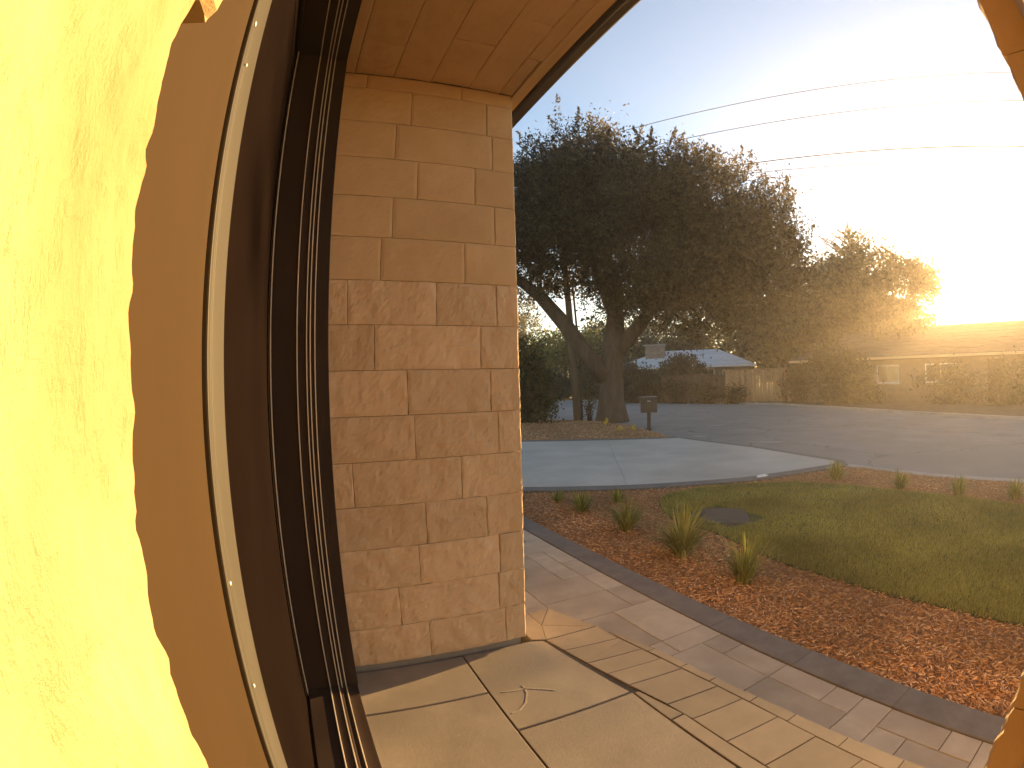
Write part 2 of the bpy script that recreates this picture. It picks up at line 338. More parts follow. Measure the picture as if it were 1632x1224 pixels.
# ------------------------------------------------------------------ the ground and street
TH = R(23.8)                                     # house axes: local x = out of the door, local y = along the door wall
nvx, nvy = math.cos(TH), math.sin(TH)
def loc2w(n, v): return (n * nvx - v * nvy, n * nvy + v * nvx)
def w2loc(x, y): return (x * nvx + y * nvy, -x * nvy + y * nvx)
FL, WK = -0.03, -0.15
tag(slab('ground', [(-75, -40), (85, -40), (85, 100), (-75, 100)], -0.34, -0.6, 'soil'), kind='structure')
near_edge = [(11.3, -6.2), (8.85, -0.7), (6.77, 4.02), (6.09, 5.18), (5.66, 6.23), (5.39, 7.11), (4.94, 9.42), (4.22, 11.9), (4.15, 13.6), (3.95, 16.2), (3.3, 18.6), (1.7, 20.0), (-4, 22.2), (-24, 28.5), (-60, 36)]
far_edge = [(-60, 48), (-24, 43.5), (-4, 45.0), (6.0, 41.5), (10.6, 34.2), (13.2, 29.9), (15.0, 25.3), (15.3, 20.5), (15.35, 14.9), (15.9, 9.4), (17.6, 3.5), (20.5, -6.2)]
road = slab('road', near_edge + far_edge, -0.25, -0.4, 'asphalt'); tag(road, kind='structure')
def ribbon(pts, w0, w1, ztop, zbot, name, mat, parent=None):
    """strip along an open polyline from offset w0 to w1 (left side positive)"""
    P = [Vector(p) for p in pts]; n = len(P); A = []; B = []
    for i in range(n):
        d = (P[min(i + 1, n - 1)] - P[max(i - 1, 0)]).normalized(); q = Vector((-d.y, d.x)); A.append(P[i] + q * w0); B.append(P[i] + q * w1)
    vs = [(*p, ztop) for p in A] + [(*p, ztop) for p in B] + [(*p, zbot) for p in A] + [(*p, zbot) for p in B]; fs = []
    for i in range(n - 1):
        j = i + 1; fs += [(i, j, n + j, n + i)[::-1], (2 * n + i, 2 * n + j, j, i)[::-1], (n + i, n + j, 3 * n + j, 3 * n + i)[::-1]]
    fs += [(0, n, 3 * n, 2 * n)[::-1], (n - 1, 2 * n - 1, 4 * n - 1, 3 * n - 1)]
    bm = bmesh.new(); vv = [bm.verts.new(v) for v in vs]
    for f in fs: bm.faces.new([vv[i] for i in f])
    bmesh.ops.recalc_face_normals(bm, faces=bm.faces[:])
    return bmobj(name, bm, mat, parent)
tag(ribbon(near_edge[:6], -0.02, 0.22, -0.185, -0.4, 'gutter', 'gutter'), kind='structure')
tag(ribbon(far_edge[2:], -0.25, 0.05, -0.16, -0.4, 'kerb', 'gutter'), kind='structure')
tag(slab('far_verge', far_edge[1:][::-1] + [(-24, 80), (60, 80), (60, -6.2)][::1], -0.19, -0.5, 'soil'), kind='structure')
# driveway
dn = [(0.15, 6.80), (1.55, 6.63), (3.24, 6.56), (5.2, 6.85)]; df = [(5.39, 7.11), (4.94, 9.42), (4.07, 11.86), (0.31, 12.38), (-6, 12.9)]
drive_poly = [(-6, 7.35)] + dn + df
drv = tag(empty('driveway'), kind='structure')
jx = 0.0; SH = .14
def clipx(poly, x, keep_left):
    out = []
    for i in range(len(poly)):
        a, b = poly[i], poly[(i + 1) % len(poly)]
        fa, fb = a[0] - 1.55 - SH * (a[1] - 6.65), b[0] - 1.55 - SH * (b[1] - 6.65); ina, inb = (fa <= x) == keep_left, (fb <= x) == keep_left
        if ina: out.append(a)
        if ina != inb:
            t = (x - fa) / (fb - fa); out.append((a[0] + t * (b[0] - a[0]), a[1] + t * (b[1] - a[1])))
    return out
L_, R_ = clipx(drive_poly, jx - .003, True), clipx(drive_poly, jx + .003, False)
slab('slab', L_, -0.165, -0.33, 'drive', drv); slab('slab', R_, -0.165, -0.33, 'drive', drv)
tag(ribbon([(-6, 7.35)] + dn, -0.26, -0.004, -0.158, -0.33, 'driveway_border', 'border'), kind='structure')
tag(ribbon([(5.2, 6.85)] + df[:3], -0.24, -0.004, -0.176, -0.33, 'driveway_apron_border', 'border'), kind='structure')
tag(ribbon([(4.07, 11.86), (0.31, 12.38), (-6, 12.9)], -0.24, -0.004, -0.158, -0.33, 'driveway_edge', 'border'), kind='structure')
# planting beds and lawn
bedn = [loc2w(2.176, -6), loc2w(2.176, 5.9), (0.14, 6.53), (1.55, 6.36), (3.24, 6.29), (5.2, 6.58), (5.43, 6.42), (5.87, 5.08), (6.53, 3.94), (8.6, -.8), (10.4, -5)]
tag(slab('mulch_bed', bedn, -0.185, -0.36, 'mulch_bed'), kind='structure')
isl = [(-6, 13.15), (0.31, 12.64), (3.98, 12.12), (4.0, 13.6), (3.8, 16.1), (3.15, 18.4), (1.6, 19.8), (-4, 22.0), (-14, 25)]
tag(slab('tree_bed', isl, -0.17, -0.36, 'mulch_bed'), kind='structure')
lawn_poly = [(3.05, 6.22), (2.45, 6.2), (1.95, 6.02), (1.72, 5.7), (1.60, 5.1), (1.66, 4.7), (1.85, 4.3), (1.93, 3.9), (2.03, 3.35), (2.38, 2.45), (3.1, 0.9), (5.6, -4.5), (8.0, -3.4), (6.3, 1.0), (5.45, 3.1), (4.9, 4.45), (4.35, 5.45), (3.8, 6.0)]
tag(slab('lawn', lawn_poly, -0.172, -0.36, 'lawn'), kind='structure')
def inpoly(P, poly):
    x, y = P[:, 0], P[:, 1]; r = np.zeros(len(P), bool); n = len(poly)
    for i in range(n):
        x1, y1 = poly[i - 1]; x2, y2 = poly[i]
        if y1 == y2: continue
        c = ((y1 > y) != (y2 > y)) & (x < (x2 - x1) * (y - y1) / (y2 - y1) + x1); r ^= c
    return r
def scatter(poly, n, x0, x1, y0, y1, falloff=0.0):
    out = []
    tot = 0
    while tot < n:
        P = np.stack([rng.uniform(x0, x1, n * 2), rng.uniform(y0, y1, n * 2)], 1); P = P[inpoly(P, poly)]
        if falloff:
            d = np.hypot(P[:, 0], P[:, 1]); P = P[rng.uniform(0, 1, len(P)) < np.minimum(1, (falloff / d) ** 1.6)]
        out.append(P); tot += len(P)
    return np.concatenate(out)[:n]
VAULT = (2.18, 4.74)
def blades(P, z, h, w, lean, jitter=.35):
    n = len(P); hh = h * rng.uniform(1 - jitter, 1 + jitter, n); a = rng.uniform(0, 2 * np.pi, n); b = rng.uniform(0, 2 * np.pi, n)
    l = hh * rng.uniform(0, lean, n); dx, dy = np.cos(a) * w * .5, np.sin(a) * w * .5
    tip = np.stack([P[:, 0] + np.cos(b) * l, P[:, 1] + np.sin(b) * l, z + hh], 1)
    return np.stack([np.stack([P[:, 0] - dx, P[:, 1] - dy, np.full(n, z)], 1), np.stack([P[:, 0] + dx, P[:, 1] + dy, np.full(n, z)], 1), tip], 1).reshape(-1, 3)
P = scatter(lawn_poly, 210000, 1.5, 8, -2.5, 6.3, 3.4)
vm = (np.abs((P[:, 0] - VAULT[0]) * .93 + (P[:, 1] - VAULT[1]) * .36) < .27) & (np.abs((P[:, 1] - VAULT[1]) * .93 - (P[:, 0] - VAULT[0]) * .36) < .36)
P = P[~vm]
hm = .036 + .012 * np.array([mnoise.noise(Vector((p[0] * 1.1, p[1] * 1.1, 0))) + .8 * mnoise.noise(Vector((p[0] * 4.2, p[1] * 4.2, 3))) for p in P.tolist()])
g = np_mesh('lawn_grass', blades(P, -.174, hm, .0055, 1.1), 3, 'grass'); tag(g, 'short mown green grass covering the front lawn', 'grass', kind='stuff')
P = np.concatenate([scatter(bedn, 85000, 0, 7.5, 1.0, 6.7, 2.6), scatter(isl, 9000, -1, 4.2, 12, 20)])
inl = inpoly(P, lawn_poly); P = P[~inl]; n = len(P)
zz = np.where(P[:, 1] > 11, -.17, -.185) + rng.uniform(0, .022, n)
dd = rng.normal(size=(n, 3)) * np.array([1, 1, .22]); far = np.where(P[:, 1] > 11, 1.8, 1.0)
lv = leaves(np.column_stack([P, zz]), dd, .038 * far, .0075 * far, .05)
tag(np_mesh('mulch_chips', lv, 4, 'chip'), 'shredded red-brown bark mulch strewn over the planting beds', 'mulch', kind='stuff')

# ------------------------------------------------------------------ walkway and porch landing
walk = tag(empty('walkway', rz=TH), kind='structure')
slab('bedding', [(1.0, -6), (1.975, -6), (1.975, 5.95), (1.0, 6.1)], WK - .008, -.4, 'sand', walk)
U = .157; NX, NY = 6, 50; v0 = -1.6; occ = [[False] * NX for _ in range(NY)]
sizes = [(2, 2), (2, 2), (2, 1), (1, 2), (3, 2), (2, 3), (1, 1)]
for j in range(NY):
    for i in range(NX):
        if occ[j][i]: continue
        for (w, h) in random.sample(sizes, len(sizes)) + [(1, 2), (2, 1), (1, 1)]:
            if i + w <= NX and j + h <= NY and all(not occ[j + q][i + p] for p in range(w) for q in range(h)):
                for p in range(w):
                    for q in range(h): occ[j + q][i + p] = True
                x0 = 1.033 + i * U; y0 = v0 + j * U
                paver('paver', [(x0, y0), (x0 + w * U, y0), (x0 + w * U, y0 + h * U), (x0, y0 + h * U)], WK, 'paver', walk)
                break
wb = tag(empty('walkway_border', rz=TH), kind='structure')
y = -6.0
while y < 5.9:
    paver('border_stone', [(1.978, y), (2.172, y), (2.172, y + .60), (1.978, y + .60)], WK + .006, 'border', wb, gap=.0006, cham=.003, th=.16, tilt=.0004); y += .60
land = tag(empty('landing', rz=TH), kind='structure')
O = lambda v: float(np.interp(v, [-1.2, 0, 1.0, 1.74, 2.37], [1.60, 1.57, 1.52, 1.445, 1.235]))
I_ = lambda v: float(np.interp(v, [-1.2, 1.2, 2.03], [1.215, 1.205, 1.045]))
Mi = lambda v: float(np.interp(v, [-1.2, 1.0, 1.29, 1.7, 2.03], [1.465, 1.462, 1.445, 1.398, 1.345]))
vs_ = [-1.2, 0, .5, 1.0, 1.4, 1.74, 2.1, 2.37]
slab('riser', [(-.5, -1.2)] + [(O(v) - .004, v) for v in vs_] + [(1.06, 2.36), (1.02, 2.0), (.9, 2.06), (-.5, 2.06)], FL - .008, -.45, 'sand', land)
for poly in ([(-.12, 1.715), (.6105, 1.715), (.6105, 2.056), (-.12, 2.056)], [(-.12, .80), (.6105, .80), (.6105, 1.71), (-.12, 1.71)], [(-.12, -.03), (.6105, -.03), (.6105, .795), (-.12, .795)],
             [(.6135, 1.424), (1.128, 1.424), (1.03, 2.03), (.96, 2.056), (.6135, 2.056)], [(.6135, .80), (1.132, .80), (1.132, 1.418), (.6135, 1.418)], [(.6135, -.03), (1.132, -.03), (1.132, .794), (.6135, .794)], [(.955, -1.19), (1.132, -1.19), (1.132, -.036), (.955, -.036)]):
    paver('slab', poly, FL, 'concrete', land, gap=.0015, cham=.003, th=.1, tilt=.0003)
js = [2.03, 1.89, 1.73, 1.60, 1.47, 1.26, 1.12, .93, .74, .52, .30, .06, -.2, -.5, -.85, -1.19]
for a, b in zip(js, js[1:]):
    k = .035
    paver('coping_stone', [(I_(a), a), (I_(b), b), (Mi(b), b - k), (Mi(a), a - k if a < 2 else a)], FL, 'coping', land, gap=.0012, th=.08)
os_ = [1.90, 1.66, 1.45, 1.28, 1.05, .85, .6, .35, .1, -.2, -.6, -1.0]
for a, b in zip(os_, os_[1:]):
    paver('coping_stone', [(Mi(a), a), (Mi(b), b), (O(b), b), (O(a), a)], FL, 'coping', land, gap=.0012, th=.08)
for poly in ([(1.345, 2.03), (1.235, 2.37), (1.10, 2.19)], [(1.045, 2.03), (1.345, 2.03), (1.10, 2.19)], [(1.10, 2.19), (1.235, 2.37), (1.10, 2.36)], [(.98, 2.062), (1.045, 2.03), (1.10, 2.19), (1.10, 2.36), (.98, 2.34)]):
    paver('coping_stone', poly, FL, 'coping', land, gap=.0012, th=.08)
for a, b in ((1.41, 1.17), (1.165, .7), (.695, .2), (.195, -.4)):
    paver('coping_stone', [(1.137, b), (I_(b) - .002, b), (I_(a) - .002, a), (1.137, a)], FL, 'coping', land, gap=.001, th=.08)

for pts in ([(-.076, 1.816), (-.024, 1.824), (.03, 1.841), (.088, 1.832), (.148, 1.817)], [(.011, 1.867), (.029, 1.802), (.022, 1.732), (-.004, 1.68), (-.034, 1.659)]):
    o = ribbon(pts, -.004, .004, FL + .0016, FL + .0004, 'scuff_mark', 'scuff', None); o.parent = land; o.matrix_parent_inverse = Matrix.Rotation(-TH, 4, 'Z')

# ------------------------------------------------------------------ the house with the camera
house = tag(empty('house', rz=TH), 'cream stone house entry with bronze door and stone soffit beside the camera', 'house')
CH = .19; SOF = 2.74
J = {14: [.209, .681], 13: [.432, .811], 12: [.366, .838], 11: [.474, .748], 10: [.366, .844], 9: [.318, .696], 8: [.179, .564, .845], 7: [.293, .762], 6: [.431, .806],
     5: [.457, .838], 4: [.183, .658], 3: [.488, .771], 2: [.446, .826], 1: [.341, .816], 0: [.466, .845]}
side = box('side_wall', -.1, .89, 2.105, 2.6, -.3, SOF + .1, 'mortar', house, 0)
side['label'] = 'split-faced cream stone wall across the porch'
for k, js_ in J.items():
    z0 = k * CH; z1 = min(z0 + CH, SOF); xs = [-.02] + js_ + [.95]
    for i, (a, b) in enumerate(zip(xs, xs[1:])):
        rough_amp = .010 if k < 9 else .003
        stone('stone', (a, 2.062, z0), (1, 0, 0), (0, 0, 1), (0, -1, 0), b - a, z1 - z0, .06 if b < .94 else .35, side, 'stone' if k < 9 else 'stone_smooth', rough_amp, 30, 12, seed=k * 5 + i, jag=.0015 if b < .94 else .004)
    # the outer face round the corner
    w = .5 if k % 2 else .34
    stone('stone', (.948, 2.085, z0), (0, 1, 0), (0, 0, 1), (1, 0, 0), w, z1 - z0, .06, side, 'stone', .005, 8, 5, seed=100 + k)
    stone('stone', (.948, 2.087 + w, z0), (0, 1, 0), (0, 0, 1), (1, 0, 0), .9 - w, z1 - z0, .06, side, 'stone', .005, 8, 5, seed=130 + k)
box('footing', -.1, .925, 2.072, 2.5, FL - .1, .004, 'footing', side, 0)
box('front_wall', .5, .93, 2.99, 6.0, -.3, SOF + .1, 'stucco', house, 0)
# near return wall that carries the camera, and the stub beside the door
near = box('return_wall', -.03, .93, -.6, -.05, -.3, SOF + .1, 'mortar', house, 0)
near['label'] = 'rough stone return wall at the picture edge'
for k in range(15):
    z0 = k * CH; z1 = min(z0 + CH, SOF); s = .30 if k % 2 else .46
    for i, (a, b) in enumerate(((-.03, s), (s, .80))):
        stone('stone', (a, -.037, z0), (1, 0, 0), (0, 0, 1), (0, 1, 0), b - a, z1 - z0, .04, near, 'stone', .004, 12, 6, seed=200 + k * 3 + i)
    stone('stone', (.80, .023 + random.uniform(-.003, .006), z0), (1, 0, 0), (0, 0, 1), (0, 1, 0), .152, z1 - z0, .09, near, 'stone', .013, 14, 12, seed=260 + k, jag=.006, freq=26)
    stone('stone', (.95, -.55, z0), (0, 1, 0), (0, 0, 1), (1, 0, 0), .55, z1 - z0, .06, near, 'stone', .005, 8, 5, seed=300 + k)
box('front_wall', .4, .93, -5.5, -.61, -.3, SOF + .1, 'stucco', house, 0)
stub = box('door_stub_wall', -.42, -.075, -.6, .07, -.3, SOF + .1, 'mortar', house, 0)
stub['label'] = 'sunlit rough stone right beside the camera'
stub_w = {6: .094, 7: .118, 5: .098, 8: .100}
for k in range(15):
    z0 = k * CH + (.024 if k > 6 else 0); z1 = min(k * CH + CH + (.022 if k > 5 else 0), SOF); e = stub_w.get(k, .104 + random.uniform(-.008, .012))
    fine = k in (5, 6, 7, 8)
    stone('stone', (-.033, -.036, z0), (0, 1, 0), (0, 0, 1), (1, 0, 0), e + .036, z1 - z0, .10, stub, 'stone_near', .004, 40 if fine else 8, 120 if fine else 8, seed=330 + k, jag=.0045, freq=38, edge_in=.003)
# door wall: jamb panel, aluminium channel, door leaf and far jamb
Z0, Z1 = FL + .03, SOF
box('wall_core', -.9, -.20, -.6, 2.6, -.3, SOF + .1, 'stucco', house, 0)
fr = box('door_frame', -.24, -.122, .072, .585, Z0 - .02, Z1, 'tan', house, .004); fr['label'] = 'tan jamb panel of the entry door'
ch = box('weather_channel', -.24, -.128, .586, .748, Z0 - .02, Z1, 'alu', fr, .003)
for a, b, p in ((.588, .606, .012), (.620, .632, .009), (.646, .746, .006)):
    box('channel_rib', -.13, -.128 + p, a, b, Z0, Z1, 'alu', fr, .0025)
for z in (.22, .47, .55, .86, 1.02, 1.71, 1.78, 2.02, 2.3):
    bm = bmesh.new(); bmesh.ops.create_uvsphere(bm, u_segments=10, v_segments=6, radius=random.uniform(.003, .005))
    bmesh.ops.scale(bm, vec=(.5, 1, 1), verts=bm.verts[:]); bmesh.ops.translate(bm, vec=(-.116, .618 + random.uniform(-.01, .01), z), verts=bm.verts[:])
    bmobj('screw', bm, 'glint_metal', fr, True)
door = box('door', -.19, -.136, .752, 1.86, Z0 + .012, Z1 - .25, 'door', house, .004)
box('transom', -.19, -.134, .752, 1.86, Z1 - .246, Z1, 'door', door, .004)
for a, b in ((.765, .80), (1.78, 1.83)):
    box('stile_moulding', -.137, -.131, a, b, Z0 + .05, Z1 - .27, 'door', door, .002)
# far jamb: a stepped bronze profile standing out to the stone
jamb = box('far_jamb', -.24, -.125, 1.863, 2.10, Z0 - .02, Z1, 'bronze', house, .003)
for (n0, n1, y0) in ((-.125, -.030, 1.885), (-.028, .006, 1.897), (.008, .020, 1.907), (.022, .038, 1.917), (.040, .094, 1.942)):
    box('jamb_step', n0, n1, y0, 2.055, Z0 - .02, Z1, 'bronze', jamb, .0035)
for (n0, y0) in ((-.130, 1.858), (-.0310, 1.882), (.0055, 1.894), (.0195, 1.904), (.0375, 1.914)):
    box('glint_metal', n0, n0 + .0042, y0 - .004, y0 + .02, Z0, Z1, 'glint_metal', jamb, .0008)  # added pale strips draw the edge highlights of the jamb
head = box('head_jamb', -.24, -.125, .075, 1.862, SOF - .05, SOF - .004, 'bronze', house, .003)
for (n0, n1, dz) in ((-.125, -.030, .046), (-.028, .006, .040), (.008, .020, .034), (.022, .038, .028), (.040, .094, .018)):
    box('jamb_step', n0, n1, .102, 1.94, SOF - dz, SOF + .01, 'bronze', head, .003)
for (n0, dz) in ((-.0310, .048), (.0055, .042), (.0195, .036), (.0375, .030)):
    box('glint_metal', n0, n0 + .0042, .104, 1.9, SOF - dz - .004, SOF - dz + .016, 'glint_metal', head, .0008)  # highlight lines of the head steps, made as pale strips
sill = box('sill', -.125, -.030, .102, 1.884, FL - .01, FL + .050, 'bronze', house, .003)
for (n0, n1, h) in ((-.028, .006, .044), (.008, .020, .038), (.022, .038, .030), (.040, .090, .016)):
    box('sill_step', n0, n1, .102, 1.94, FL - .01, FL + h, 'bronze', sill, .003)
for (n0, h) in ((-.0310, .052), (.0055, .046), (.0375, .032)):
    box('glint_metal', n0, n0 + .0042, .104, 1.9, FL + h - .016, FL + h + .003, 'glint_metal', sill, .0008)  # pale strips painted as glints along the sill edges
box('threshold', -.24, -.127, .752, 2.05, FL - .01, FL + .035, 'bronze', house, .004)
# soffit, trim and roof
sof = box('soffit', -.9, .94, -.6, 2.6, SOF + .05, SOF + .12, 'mortar', house, 0); sof['label'] = 'stone-faced porch soffit'
ns = [-.12, .0, .145, .335, .52, .715, .88, .955]
seed = 500
for a, b in zip(ns, ns[1:]):
    v = -.05 - random.uniform(0, .25)
    while v < 2.06:
        w = random.uniform(.42, .75); e = min(v + w, 2.062)
        if 2.062 - e < .15: e = 2.062
        lastrow = b > .95
        stone('stone', (a, v, SOF), (1, 0, 0), (0, 1, 0), (0, 0, -1), (b - a) + (random.uniform(-.012, .006) if lastrow else 0), e - v, .055, sof, 'stone_smooth', .008, 14 if not lastrow else 10, 10 if not lastrow else 26, seed=seed, jag=.006 if lastrow else .001, gap=.0014, freq=12)
        seed += 1; v = e
box('trim_board', .957, 1.018, -.62, 6.0, SOF - .002, SOF + .15, 'trim', house, .006)
box('fascia', 1.02, 1.04, -5.5, 6.0, SOF - .022, SOF + .19, 'fascia', house, .004)
box('roof', -6, 1.25, -5.6, 6.2, SOF + .2, SOF + .3, 'roof2', house, .01)
box('body_wall', -6, -.95, -5.5, 6.0, -.3, SOF + .2, 'stucco', house, 0)

# ------------------------------------------------------------------ small things in the front garden
def tuft(loc, h, n, label, spread=.9, name='grass_tuft'):
    bl = []
    for _ in range(int(n * 1.7)):
        a = random.uniform(0, 2 * math.pi); L = 1.0 * h * random.uniform(.5, 1.15); ln = random.uniform(.15, spread * 1.5); b0 = random.uniform(0, .06)
        p = Vector((math.cos(a) * b0, math.sin(a) * b0, -.01)); ang = math.pi / 2 - ln * .42; w = random.uniform(.005, .010)
        sx, sy = -math.sin(a) * w, math.cos(a) * w; K = 5; prev = None; curl = ln * random.uniform(.14, .34)
        for k in range(K):
            q = p + Vector((math.cos(a) * math.cos(ang), math.sin(a) * math.cos(ang), math.sin(ang))) * (L / K); f0 = 1 - (k / K) ** 2; f1 = 1 - ((k + 1) / K) ** 2
            bl.append([(p.x - sx * f0, p.y - sy * f0, p.z), (p.x + sx * f0, p.y + sy * f0, p.z), (q.x + sx * f1, q.y + sy * f1, q.z), (q.x - sx * f1, q.y - sy * f1, q.z)])
            p = q; ang -= curl
    V = []; F = []
    for q in bl:
        F.append(tuple(range(len(V), len(V) + 4))); V += q
    me = bpy.data.meshes.new(name); me.from_pydata(V, [], F); bm = bmesh.new(); bm.from_mesh(me); bmesh.ops.remove_doubles(bm, verts=bm.verts[:], dist=1e-5); bm.to_mesh(me); bm.free()
    o = link(name, me, 'tuft'); o.location = loc; return tag(o, label, 'plant', 'ornamental grass tufts in the mulch')
tuft((.53, 5.97, -.18), .17, 60, 'small dark grass tuft by the driveway border, nearest the stone wall', .8)
tuft((.74, 5.42, -.18), .28, 110, 'loose green grass tuft in mulch next to the stone wall')
tuft((1.23, 5.78, -.18), .20, 70, 'small grass tuft in mulch between the lawn corner and driveway')
tuft((1.07, 4.60, -.18), .36, 130, 'mid-size arching grass tuft in mulch left of the large yellow one')
tuft((1.36, 3.78, -.18), .44, 190, 'large yellow-green arching grass tuft, biggest in the mulch strip', 1.0)
tuft((1.60, 3.08, -.18), .36, 110, 'upright thin grass tuft nearest the camera at the lawn edge', .7)
tuft((4.49, 5.87, -.18), .30, 130, 'round grass tuft in mulch at the tip of the driveway', 1.0)
tuft((4.85, 4.85, -.18), .28, 120, 'round grass tuft in street-side mulch, second from the driveway tip', 1.0)
tuft((5.16, 4.05, -.18), .26, 110, 'grass tuft in street-side mulch, third from the driveway tip', 1.0)
tuft((5.62, 3.45, -.18), .26, 110, 'grass tuft in street-side mulch at the right edge of the photo', 1.0)
bt = tag(empty('utility_box', (VAULT[0], VAULT[1], -.17), R(-21)), 'dark rectangular utility box lid sunk in the lawn', 'utility box')
box('rim', -.25, .25, -.34, .34, -.1, .004, 'lid', bt, .006); box('lid', -.21, .21, -.30, .30, -.02, .012, 'lid', bt, .006)
sc = mesh('paper_scrap', [(-.09, -.03, 0), (.03, -.05, .01), (.10, .0, .012), (.05, .04, .03), (-.04, .05, .02), (-.10, .025, .01)], [(0, 1, 2, 3), (0, 3, 4, 5)], 'white'); sc.location = (3.55, 6.43, -.15)
tag(sc, 'small white scrap lying on the driveway border', 'scrap')
def flower(loc, label):
    root = empty('yellow_flower', loc); tag(root, label, 'flower', 'yellow flowers under the big tree')
    c = np.array([[0, 0, .12]] * 14) + rng.normal(size=(14, 3)) * .035; np_mesh('petals', leaves(c, rng.normal(size=(14, 3)), .09, .07), 4, 'petal', root)
    V, F = tube_pts([(0, 0, -.02), (.005, 0, .06), (0, 0, .12)], [.006, .005, .004], 5); mesh('stem', V, F, 'tuft', root)
flower((3.0, 13.75, -.17), 'yellow flower in the mulch under the tree, left of the mailbox post')
flower((3.45, 13.95, -.17), 'yellow flower in the mulch close beside the mailbox post')
flower((3.25, 17.0, -.17), 'pale flower at the foot of the big tree trunk')
flower((3.05, 16.2, -.17), 'low yellow flower at the left foot of the tree trunk')
def mark(pts, label):
    cx = sum(p[0] for p in pts) / 4; cy = sum(p[1] for p in pts) / 4; a0 = Vector(pts[1]) - Vector(pts[0]); b0 = Vector(pts[3]) - Vector(pts[0])
    pts = [tuple(Vector((cx, cy)) + (a0 * math.cos(t) + b0 * math.sin(t)) * random.uniform(.3, .58)) for t in [k * math.pi / 7 for k in range(14)]]
    o = mesh('road_mark', [(x, y, -.246) for x, y in pts], [tuple(range(len(pts)))], 'paint'); return tag(o, label, 'road marking')
mark([(6.3, 15.5), (7.0, 15.2), (7.05, 15.45), (6.35, 15.75)], 'faded pale paint dash on the road right of the mailbox')
mark([(5.55, 10.7), (6.35, 10.35), (6.4, 10.6), (5.6, 10.95)], 'pale paint patch on the road near the driveway corner')
mark([(4.75, 12.6), (5.2, 12.45), (5.25, 12.7), (4.8, 12.85)], 'small faded paint mark on the road beside the mulch corner')
# mailbox
mb = tag(empty('mailbox', (4.05, 14.45, -.17), R(-14)), 'black parcel mailbox on a post at the mulch corner by the street', 'mailbox')
box('post', -.055, .055, -.055, .055, -.2, .52, 'mbox', mb, .006)
bx_ = box('box', -.245, .245, -.28, .28, .515, .93, 'mbox', mb, .018)
box('lid', -.262, .262, -.30, .30, .932, .968, 'mbox', mb, .012)
box('door', -.21, .21, -.292, -.278, .56, .90, 'mbox', mb, .006); box('handle', -.05, .05, -.308, -.292, .84, .86, 'glint_metal', mb, .003)
box('foot_plate', -.10, .10, -.10, .10, .0, .03, 'mbox', mb, .004)

# ------------------------------------------------------------------ utility pole and wires
pole = tag(empty('utility_pole', (2.55, 19.45, -.17)), 'weathered wooden utility pole standing left of the big tree trunk', 'utility pole')
V, F = tube_pts([(0, 0, -.3), (-.27, .03, 5.4), (-.55, .06, 11.4)], [.15, .125, .10], 14); mesh('shaft', V, F, 'pole', pole, True)
V, F = tube_pts([(.17, -.04, -.2), (.13, -.02, 2.2), (-.03, 0, 5.2)], [.045, .045, .04], 8); mesh('conduit', V, F, 'bark', pole, True)
ca = box('cross_arm', -1.1, 1.1, -.06, .06, 10.9, 11.03, 'pole', pole, .01); ca.rotation_euler = (0, 0, R(55)); ca.location = (-.53, .06, 0)
def wire(a, b, sag, label, r=.014):
    a, b = Vector(a), Vector(b); pts = []
    for k in range(25):
        t = k / 24; p = a.lerp(b, t); p.z -= 4 * sag * t * (1 - t); pts.append(p)
    V, F = tube_pts(pts, [r] * 25, 5); tag(mesh('power_line', V, F, 'wire', None, True), label, 'power line', 'overhead lines above the street')
wire((2.0, 19.5, 11.1), (31, -3.3, 11.35), .12, 'topmost overhead wire crossing the sky above the tree')
wire((1.95, 19.5, 10.15), (31, -2.7, 10.3), .12, 'second overhead wire from the top')
wire((2.05, 19.55, 8.9), (34, -3.0, 8.75), .08, 'thicker third overhead wire from the top', .020)
wire((2.0, 19.6, 8.75), (33, .6, 9.1), .25, 'thin overhead wire just below the thick one')
wire((2.0, 19.6, 8.5), (34, .3, 8.7), .2, 'lowest of the five overhead wires above the big tree', .011)
wire((14.0, 30.3, 10.2), (36, 14.6, 9.9), .2, 'far service wire crossing behind the bare tree')
wire((14.0, 30.3, 9.75), (36, 14.6, 9.5), .2, 'lower far service wire behind the bare tree')

